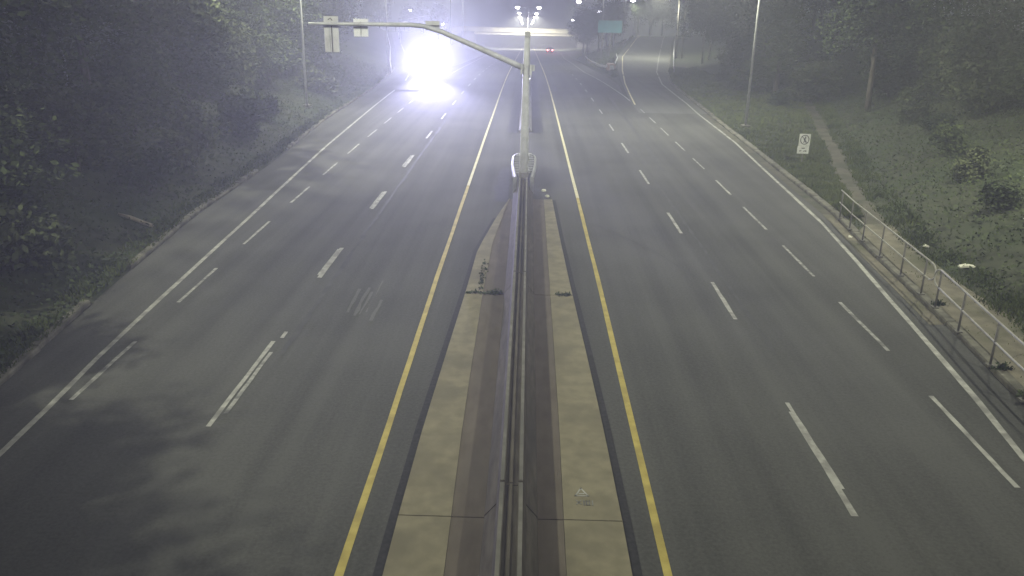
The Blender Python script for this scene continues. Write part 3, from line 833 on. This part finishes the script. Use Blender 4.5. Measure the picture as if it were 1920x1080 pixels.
def guide_rail(label, pts, face, zoff=0.0):
    r = tag(empty('guide_rail', (0, 0, 0)), label, 'guide rail', 'steel guide rails in the gore')
    P = []
    for (a, b) in zip(pts[:-1], pts[1:]):
        n = max(1, int(math.hypot(b[0] - a[0], b[1] - a[1]) / 2))
        P += [(a[0] + (b[0] - a[0]) * k / n, a[1] + (b[1] - a[1]) * k / n) for k in range(n)]
    P.append(pts[-1])
    rows = []
    for x, y in P:
        z = ground_z(x, y) + zoff
        rows.append([(x, y, z + .45), (x + .06 * face, y, z + .52), (x, y, z + .60), (x + .06 * face, y, z + .68), (x, y, z + .76), (x - .05 * face, y, z + .765)])
    MB().ribbon(rows).build('beam', M['galv'], r, True)
    for x, y in P[::2]:
        z = ground_z(x, y)
        MB().box(x - .1 * face, y, z + .3 + zoff / 2, .12, .14, .8 + zoff).build('post', M['wood_pole'], r)
guide_rail('steel guide rail left of the gore nose', [(10.4, 112.5), (10.1, 120), (10.2, 140), (11, 165)], -1)
guide_rail('steel guide rail right of the gore nose along the exit ramp', [(11.5, 112.5), (12.6, 120), (13.2, 128)], 1)
guide_rail('pale guide rail curving up beside the exit ramp crest', [(17.3, 158), (18.9, 166), (21.2, 178), (22.6, 184)], 1)
guide_rail('steel guide rail on the far right edge of the exit ramp', [(17.9, 104), (22.2, 130), (25.6, 150), (30.2, 176)], -1)
guide_rail('steel guide rail along the left edge of the entry ramp', [(-15.8, 96), (-17.2, 104), (-21.4, 130), (-25, 150), (-30, 178)], 1)

# ------------------------------------------------------------------ vehicles
def car(name, label, loc, rz, paint, kind):
    """kind 'suv' faces +y in its own frame"""
    c = tag(empty(name, loc, rz), label, 'car')
    W2 = .92
    side = [(-2.3, .45), (-2.32, .95), (-2.15, 1.12), (-1.75, 1.60), (-.3, 1.68), (.45, 1.55), (1.05, 1.08), (2.05, .95), (2.28, .72), (2.28, .42), (1.9, .30), (-1.9, .30)]
    rings = []
    for x, s, lift in ((-W2, .96, .0), (-W2 * .97, 1.0, .0), (W2 * .97, 1.0, .0), (W2, .96, .0)):
        rings.append([(x * (1.0 if z < 1.13 else .82), y * s, z) for y, z in side])
    body = MB().loft(rings).build('body', paint, c)
    MB().loft([[(x, .48, 1.55), (x * 1.14, 1.06, 1.10), (x * 1.14, 1.10, 1.12), (x, .52, 1.57)] for x in (-.68, .68)]).build('windscreen', M['glass'], c)
    MB().loft([[(x, -1.80, 1.57), (x * 1.14, -2.16, 1.15), (x * 1.14, -2.20, 1.15), (x, -1.84, 1.59)] for x in (-.66, .66)]).build('rear_window', M['glass'], c)
    for s in (-1, 1):
        MB().loft([[(s * .77, y, 1.52), (s * .91, y, 1.14), (s * .93, y, 1.14), (s * .79, y, 1.52)] for y in (-1.6, .35)]).build('side_window', M['glass'], c)
        MB().box(s * 1.02, .75, 1.10, .18, .10, .14).build('mirror', paint, c)
        for y in (-1.42, 1.42):
            w = MB().tube([(s * .72, y, .34), (s * .95, y, .34)], .34, 16).build('wheel', M['black'], c)
            MB().disc((s * .955, y, .34), .20, 'x', 12, .02).build('rim', M['galv'], w)
    MB().box(0, 2.30, .46, 1.7, .12, .22).build('front_bumper', M['black'], c)
    MB().box(0, -2.34, .50, 1.7, .12, .24).build('rear_bumper', M['black'], c)
    MB().box(0, 2.27, .72, .8, .06, .16).build('grille', M['black'], c)
    MB().box(0, -2.36, .80, .36, .03, .14).build('number_plate', M['sign_white'], c)
    for s in (-1, 1):
        MB().disc((s * .68, 2.27, .78), .15, 'y', 12, .12).build('headlight', M['head_lens'] if kind == 'oncoming' else M['sign_grey'], c)
        t = MB().box(s * .70, -2.32, .92, .44, .10, .34).build('tail_light', M['tail_lens'] if kind == 'leaving' else M['sign_ink'], c)
        if kind == 'leaving':
            MB().box(s * .70, -2.38, .95, .30, .04, .22).build('bulb', M['tail_bright'], t)
    return c
yv = 104.0
ca = car('car', 'oncoming car with blinding headlights on the entry lane at left', (-12.55, yv, zramp(yv) + .01), math.pi, M['car_dark'], 'oncoming')
for s in (-1, 1):
    # beams tilt upward and towards the camera, so the haze glares round them
    spot('headlight_beam', ca, (s * .68, 2.45, .80), HEAD_POWER, HEAD_COL, 22, aim=(s * .68 - 1.75, 14.0, 1.80), blend=1.0, size=.10)
ca.scale = (1.12, 1.12, 1.15)
ye = 252.0
cb = car('car', 'distant car driving away with red tail lights before the overpass', (6.2, ye, zmain(ye) + .01), 0.0, M['car_dark'], 'leaving')
for s in (-1, 1):
    spot('tail_glow', cb, (s * .74, -2.5, .92), 700, (1, .05, .06), 120, aim=(s * .74, -6, .2))

# ------------------------------------------------------------------ vegetation
npr = np.random.default_rng(11)
def leaf_mesh(name, centers, size, mat, flat=0.5, aspect=1.7):
    """a bent leaf (two quads sharing a midrib) at every centre"""
    n = len(centers)
    d = npr.normal(size=(n, 3)); d[:, 2] *= flat; d /= np.linalg.norm(d, axis=1)[:, None]
    nn = npr.normal(size=(n, 3)); nn[:, 2] = np.abs(nn[:, 2]) + 0.8
    s = np.cross(d, nn); s /= np.linalg.norm(s, axis=1)[:, None]
    up = np.cross(s, d)
    sz = size * npr.uniform(.6, 1.35, n)[:, None]
    a = centers - d * sz * aspect / 2
    b = centers + d * sz * aspect / 2 - up * sz * .25
    l = centers + s * sz * .5 - up * sz * .12
    r = centers - s * sz * .5 - up * sz * .12
    V = np.stack([a, l, b, r], 1).reshape(-1, 3)
    Q = np.arange(4 * n).reshape(-1, 4)
    return np_mesh(name, V, Q, mat)

def crown_points(n, rx, rz, zc, lumps=9, per=30, spread=.42):
    """leaf clumps on the shells of several overlapping lobes: dense bunches with gaps between"""
    lob = []
    for _ in range(lumps):
        v = npr.normal(size=3); v /= np.linalg.norm(v)
        q = npr.uniform(.25, .8)
        lob.append((v[0] * rx * q, v[1] * rx * q, zc + v[2] * rz * q, npr.uniform(.38, .62)))
    pts = []
    m = n // per
    for _ in range(m):
        lx, ly, lz, s = lob[npr.integers(len(lob))]
        v = npr.normal(size=3); v /= np.linalg.norm(v)
        rr = npr.uniform(.55, 1.08)
        c = np.array([lx + v[0] * rx * s * rr, ly + v[1] * rx * s * rr, lz + v[2] * rz * s * rr])
        pts.append(c + npr.normal(size=(per, 3)) * np.array([spread, spread, spread * .6]))
    return np.concatenate(pts), lob

def trunk_mb(h, r, lob, lean=.4):
    mb = MB()
    top = Vector((npr.uniform(-lean, lean), npr.uniform(-lean, lean), h))
    p = [Vector((0, 0, -.3)), Vector((top.x * .2, top.y * .3, h * .33)), Vector((top.x * .7, top.y * .5, h * .66)), top]
    mb.tube(p, [r * 1.2, r * .9, r * .65, r * .25], 8)
    for lx, ly, lz, s in lob:
        t = npr.uniform(.35, .75)
        b = p[1].lerp(p[3], t)
        e = Vector((lx, ly, lz))
        mid = b.lerp(e, .5) + Vector((0, 0, .25))
        mb.tube([b, mid, e], [r * .42, r * .28, r * .08], 6)
    return mb

VAR = []
for k, (n, rx, rz, zc, th, lf, mk_) in enumerate([(13000, 3.3, 4.2, 6.6, 8.0, .150, 'leaf_a'), (12000, 2.8, 4.6, 6.8, 8.5, .140, 'leaf_b'), (14000, 3.7, 3.9, 6.2, 7.6, .155, 'leaf_c'),
                                                  (11000, 2.6, 3.6, 5.2, 6.4, .145, 'leaf_a'), (12500, 3.2, 4.4, 6.9, 8.6, .145, 'leaf_b')]):
    pts, lob = crown_points(n, rx, rz, zc, lumps=10)
    VAR.append((leaf_mesh('crown', pts, lf, M[mk_]), trunk_mb(th, .17 + .02 * k, lob).mesh('trunk', M['bark'], True)))
PALE = trunk_mb(7.5, .16, [(1, .5, 6, .5), (-1, .3, 6.5, .4), (.2, -1, 7, .4)]).mesh('trunk', M['pale_bark'], True)
SHR = []
for k, (n, r, z, lf, mk_) in enumerate([(2600, 1.25, 1.0, .13, 'leaf_a'), (2200, 1.0, .9, .12, 'leaf_b'), (2800, 1.5, 1.15, .15, 'leaf_c')]):
    pts, lob = crown_points(n, r, z, z * .95, lumps=7, per=20, spread=.22)
    pts = pts[pts[:, 2] > -.1]
    SHR.append((leaf_mesh('foliage', pts, lf, M[mk_]), trunk_mb(z * 1.2, .05, lob, .15).mesh('stem', M['bark'], True)))

for k, (n, r, z, lf, mk_) in enumerate([(9000, 2.7, 2.1, .135, 'leaf_a'), (8500, 2.5, 2.3, .13, 'leaf_b'), (9000, 2.9, 2.0, .14, 'leaf_c')]):
    pts, lob = crown_points(n, r, z, z * .95, lumps=11, per=24, spread=.30)
    pts = pts[pts[:, 2] > -.1]
    SHR.append((leaf_mesh('foliage', pts, lf, M[mk_]), trunk_mb(z * 1.2, .08, lob, .2).mesh('stem', M['bark'], True)))

def plant_tree(x, y, s, var, label, group, pale=False, sz=None):
    z = ground_z(x, y)
    t = tag(empty('broadleaf_tree', (x, y, z), rnd.uniform(0, 6.28)), label, 'tree', group)
    t.scale = (s, s, (sz or s))
    link('crown', VAR[var][0], t)
    link('trunk', PALE if pale else VAR[var][1], t)
    return t

def plant_shrub(x, y, s, var, label, group):
    t = tag(empty('shrub', (x, y, ground_z(x, y)), rnd.uniform(0, 6.28)), label, 'shrub', group)
    t.scale = (s, s, s * rnd.uniform(.85, 1.25))
    link('foliage', SHR[var][0], t)
    link('stem', SHR[var][1], t)

NTH = ['nearest', 'second nearest', 'third', 'fourth', 'fifth', 'sixth', 'seventh', 'eighth', 'ninth', 'tenth', 'eleventh', 'twelfth', 'thirteenth', 'fourteenth', 'fifteenth', 'sixteenth', 'seventeenth', 'eighteenth']
# left bank, front row
LT = [(-12.3, 4.8), (-12.7, 7.0), (-14.6, 8.4), (-14.9, 11.2), (-17.8, 20.5), (-18.6, 28), (-19.0, 35.5), (-19.6, 43), (-20.2, 50), (-21, 57.5), (-20.0, 64), (-20.5, 73), (-21, 82), (-22, 92), (-24.5, 103), (-27, 116), (-30, 130), (-34, 148)]
for k, (x, y) in enumerate(LT):
    plant_tree(x, y, rnd.uniform(.92, 1.15) * (.9 if k < 4 else 1), k % 5, 'leafy tree at the front of the left bank, %s from the camera' % NTH[k], 'front row of trees on the left bank')
for k in range(18):
    y = 10 + k * 8.6
    plant_tree(itp(y, KL) - 12.5 + rnd.uniform(-1.5, 1.5), y, rnd.uniform(1.0, 1.3), rnd.randrange(5), 'hazy tree in the wood behind the left bank front row, %s from the camera' % NTH[k], 'wood behind the left bank')
# right bank
RT = [(26.5, 18.5), (27.0, 27.5), (26.5, 40), (26.5, 50), (24.5, 60), (29, 68), (22.5, 76), (24, 87), (25.5, 98), (26, 110), (30.5, 122), (33, 136)]
for k, (x, y) in enumerate(RT):
    plant_tree(x, y, rnd.uniform(.95, 1.2), (k + 2) % 5, 'leafy tree at the front of the right bank, %s from the camera' % NTH[k], 'front row of trees on the right bank')
for k in range(17):
    y = 14 + k * 8.4
    plant_tree(max(itp(y, BANK_R) + 14, 28) + rnd.uniform(-1.5, 2.5), y, rnd.uniform(1.0, 1.35), rnd.randrange(5), 'hazy tree in the wood behind the right bank front row, %s from the camera' % NTH[k], 'wood behind the right bank')
for k, (x, y) in enumerate([(23.0, 118), (24.6, 121), (26.3, 117), (28.0, 120)]):
    plant_tree(x + 1.2, y, .95, (k + 1) % 5, 'pale trunked tree by the exit ramp, %s from the ramp' % ['first', 'second', 'third', 'fourth'][k], 'pale trunked trees by the exit ramp', pale=True)
# gore trees right of the overpass and beyond the ramp crest
for k, (x, y, s) in enumerate([(11.6, 182, .95), (14.4, 176, .9), (16.8, 170, .82), (13.2, 192, 1.05), (17.3, 190, .95)]):
    plant_tree(x, y, s, k, 'bushy gore tree behind the teal sign, %s from the overpass' % ['first', 'third', 'fifth', 'second', 'fourth'][k], 'bushy trees in the gore')
for k in range(10):
    plant_tree(26 + k * 4.2, 205 + (k % 3) * 8, rnd.uniform(1.0, 1.3), rnd.randrange(5), 'dark tree in the wood beyond the exit ramp crest, %s from the ramp' % NTH[k].replace('nearest', 'first' if k == 0 else 'nearest'), 'wood beyond the exit ramp')
for k in range(9):
    plant_tree(-23 - k * 5.0, 215 + (k % 3) * 9, rnd.uniform(.7, 1.0), rnd.randrange(5), 'far tree in the wood beyond the entry ramp, %s from the overpass' % NTH[k].replace('nearest', 'first' if k == 0 else 'nearest'), 'wood beyond the entry ramp')
# shrubs on both banks
SL = [(-13.6, 13.5), (-13.9, 17.2), (-13.8, 21.0), (-15.2, 23.5), (-14.6, 31.5), (-14.9, 36), (-15.4, 45), (-16.0, 51), (-16.8, 67), (-17.6, 77)]
for k, (x, y) in enumerate(SL):
    plant_shrub(x - .3, y, rnd.uniform(.8, 1.25), k % 3, 'low leafy shrub above the left kerb, %s from the camera' % NTH[k], 'shrubs on the left bank')
SR = [(15.6, 15), (15.9, 19.5), (16.6, 24.5), (16.4, 29), (18.0, 34), (19.5, 39), (21.8, 45), (23.0, 51), (26.0, 58), (20.5, 70), (19.8, 82), (20.6, 92)]
for k, (x, y) in enumerate(SR):
    plant_shrub(x + .6, y, rnd.uniform(.55, .85), (k + 1) % 3, 'low leafy shrub on the right bank, %s from the camera' % NTH[k], 'shrubs on the right bank')

THK_L = [(-16.2, 14.0, 2.0), (-17.0, 17.8, 2.3), (-16.6, 22.5, 2.1), (-18.2, 25.0, 2.4), (-17.4, 31.0, 2.1), (-18.6, 38.5, 2.3), (-19.2, 46.5, 2.4), (-19.6, 53.5, 2.4), (-20.4, 61, 2.5), (-20.6, 69, 2.5), (-21.6, 78, 2.5), (-22.5, 88, 2.5), (-24.5, 98, 2.5), (-26.5, 110, 2.6), (-30, 124, 2.6)]
for k, (x, y, sc_) in enumerate(THK_L):
    plant_shrub(x, y, sc_ / 2.3, 3 + (k + 1) % 3, 'tall leafy thicket shrub under the left bank trees, %s from the camera' % NTH[k], 'thicket on the left bank')
THK_R = [(23.5, 15, 1.8), (24.5, 22, 1.9), (25.5, 34.5, 2.0), (26.5, 38.0, 2.3), (27.0, 44.5, 2.2), (26.2, 48.5, 2.3), (28.5, 56, 2.5), (27.5, 64, 2.5), (25.0, 72, 2.3), (23.6, 81, 2.4), (24.2, 92, 2.4), (25.8, 103, 2.4), (29, 113, 2.5), (31.5, 128, 2.5), (35, 142, 2.5)]
for k, (x, y, sc_) in enumerate(THK_R):
    plant_shrub(x, y, sc_ / 2.3, 3 + k % 3, 'tall leafy thicket shrub under the right bank trees, %s from the camera' % NTH[k], 'thicket on the right bank')

# ground cover: weeds and ivy on the banks, grass on the right verge
def cover(name, n, fx, y0, y1, size, mat, lift, label, bias=1.6):
    u = npr.uniform(0, 1, n) ** bias
    y = y0 + (y1 - y0) * u
    P = np.zeros((n, 3))
    keep = np.ones(n, bool)
    for i in range(n):
        a, b = fx(y[i])
        x = a + (b - a) * npr.uniform(0, 1)
        c = math.sin(x * 2.1 + y[i] * 1.3) + math.sin(x * .9 - y[i] * 2.2 + .6)
        if npr.uniform(-2.2, 2.0) > c + .9: keep[i] = False
        P[i] = (x, y[i], ground_z(x, y[i]) + abs(npr.normal()) * lift * (1 + .4 * c))
    o = link(name, leaf_mesh(name, P[keep], size, mat, .9))
    return tag(o, label, kind='stuff')
cover('weeds', 56000, lambda y: (itp(y, KL) - 9.5, itp(y, KL) - .05), 6, 100, .078, M['leaf_b'], .22, 'tangled low weeds covering the left bank')
cover('ivy', 56000, lambda y: (itp(y, BANK_R) + .05, itp(y, BANK_R) + 10.5), 8, 100, .080, M['leaf_a'], .20, 'tangled low weeds covering the right bank')

def blades(name, n, fx, y0, y1, h, mat, label, bias=1.5):
    u = npr.uniform(0, 1, n) ** bias
    y = y0 + (y1 - y0) * u
    V = np.zeros((n, 3, 3))
    for i in range(n):
        a, b = fx(y[i])
        x = a + (b - a) * npr.uniform(0, 1)
        c = .6 + .4 * math.sin(x * 1.7 + y[i] * .8) * math.sin(y[i] * 1.9 - x)
        z = ground_z(x, y[i])
        hh = h * npr.uniform(.4, 1.3) * c
        w = .022 * (1 + y[i] / 45)
        th = npr.uniform(0, 6.28)
        V[i, 0] = (x - w * math.cos(th), y[i] - w * math.sin(th), z - .02)
        V[i, 1] = (x + w * math.cos(th), y[i] + w * math.sin(th), z - .02)
        V[i, 2] = (x + npr.normal() * hh * .5, y[i] + npr.normal() * hh * .5, z + hh)
    o = link(name, np_mesh(name, V, np.arange(3 * n), mat, tri=True))
    return tag(o, label, kind='stuff')
def verge(y):
    a = itp(y, KR) + .25
    if y < 30: a = rail_x(y) + .1
    b = itp(y, PL) + .22 if y > 31 and y < 78 else itp(y, BANK_R)
    return (a, max(a + .05, b))
blades('grass', 42000, verge, 31, 112, .24, M['grass'], 'rough green grass on the right verge')
blades('sparse_grass', 1500, lambda y: (rail_x(y) + .2, itp(y, PR)), 6, 33, .10, M['grass'], 'sparse grass tufts on the dirt behind the railing', 1.0)
blades('path_edge_grass', 12000, lambda y: (itp(y, PR) - .3, itp(y, PR) + .9), 8, 78, .28, M['grass'], 'long grass fringing the footpath')
blades('gore_grass', 9000, lambda y: (itp(y, MR) + .4, max(itp(y, MR) + .6, itp(y, GL) - .3)), 100, 185, .3, M['grass'], 'grass on the gore between the highway and the exit ramp', 1.2)
blades('kerb_grass', 9000, lambda y: (itp(y, KL) - .9, itp(y, KL) - .02), 8, 90, .22, M['grass'], 'grass fringe hanging over the left kerb')

def weed(label, x0, x1, y, n, h, seed):
    r = np.random.default_rng(seed)
    c = np.stack([r.uniform(x0, x1, n), y + r.normal(0, .05, n), .05 + np.abs(r.normal(0, h, n))], 1)
    o = link('weed', leaf_mesh('weed', c, .055, M['leaf_b'], 1.2))
    tag(o, label, 'weed', 'weeds in the median joint')
weed('dark weed growing in the left median joint beside the barrier', -1.02, -.60, 21.5, 170, .05, 1)
weed('thin line of weeds across the left tan slab', -1.62, -1.0, 21.5, 70, .025, 2)
weed('small weed across the right tan slab joint', .92, 1.34, 21.5, 80, .03, 3)
r = np.random.default_rng(5)
c = np.stack([-1.22 + r.normal(0, .05, 110), r.uniform(21.8, 24.5, 110), .05 + np.abs(r.normal(0, .03, 110))], 1)
tag(link('weed', leaf_mesh('weed', c, .05, M['leaf_b'], 1.2)), 'row of seedlings along the crack in the left slab', 'weed', 'weeds in the median joint')
for k, (lab, x, y) in enumerate((('tuft of weeds at the foot of a near railing post', 10.95, 17.0), ('tuft of weeds at the railing gap', 11.45, 21.2), ('tuft of weeds at the nearest visible railing post', 10.7, 15.7))):
    r = np.random.default_rng(20 + k)
    c = np.stack([x + r.normal(0, .085, 120), y + r.normal(0, .06, 120), .12 + np.abs(r.normal(0, .06, 120))], 1)
    tag(link('weed', leaf_mesh('weed', c, .06, M['leaf_b'], 1.2)), lab, 'weed', 'weeds along the railing')

# ------------------------------------------------------------------ small things
lx, ly = -13.55, 27.2
a = Vector((-14.25, 27.4, ground_z(-14.25, 27.4) + .16)); b = Vector((-12.95, 27.1, ground_z(-12.95, 27.1) + .12))
lg = MB().tube([a, a.lerp(b, .35) + Vector((0, 0, .03)), a.lerp(b, .7), b], [.05, .07, .075, .07], 9).build('log', M['log'], None, True)
tag(lg, 'pale bare log lying among weeds on the left bank', 'log')
def scrap(label, x, y, w, h, rz):
    mb = MB()
    mb.loft([[(-w / 2, -h / 2, 0), (-w / 2, h / 2, .02), (-w / 2 + .03, h / 2, .07), (-w / 2, -h / 2, .05)], [(0, -h / 2, .02), (0, h * .6, .03), (0, h * .55, .11), (0, -h * .4, .08)], [(w / 2, -h / 2, 0), (w / 2, h / 2, .01), (w / 2, h / 2, .06), (w / 2, -h / 2, .05)]])
    o = mb.build('litter', M['litter'])
    o.location = (x, y, ground_z(x, y) + .05)
    o.rotation_euler = (0, 0, rz)
    tag(o, label, 'litter', 'litter by the footpath')
scrap('long white scrap of litter in the grass beyond the railing', 13.75, 24.3, .50, .14, .1)
scrap('small white scrap of litter farther along the path edge', 13.70, 26.9, .16, .14, .5)
scrap('small white scrap at the foot of the farther railing', 11.8, 28.6, .16, .12, .9)
scrap('white scrap by the nearest visible railing post', 10.75, 15.6, .12, .10, .3)

# ------------------------------------------------------------------ night haze
hz = MB().box(0, 430, -6.5, 860, 980, 42).build('haze', None)
m, nt, bs = new_mat('night_haze')
nt.nodes.remove(bs)
pv = nt.nodes.new('ShaderNodeVolumePrincipled')
pv.inputs['Color'].default_value = (0.97, 1.0, 0.97, 1)
pv.inputs['Density'].default_value = HAZE_DENSITY
pv.inputs['Anisotropy'].default_value = 0.42
nt.links.new(pv.outputs['Volume'], nt.nodes['Material Output'].inputs['Volume'])
hz.data.materials.append(m)
tag(hz, 'thin grey night haze hanging over the whole road', kind='stuff')
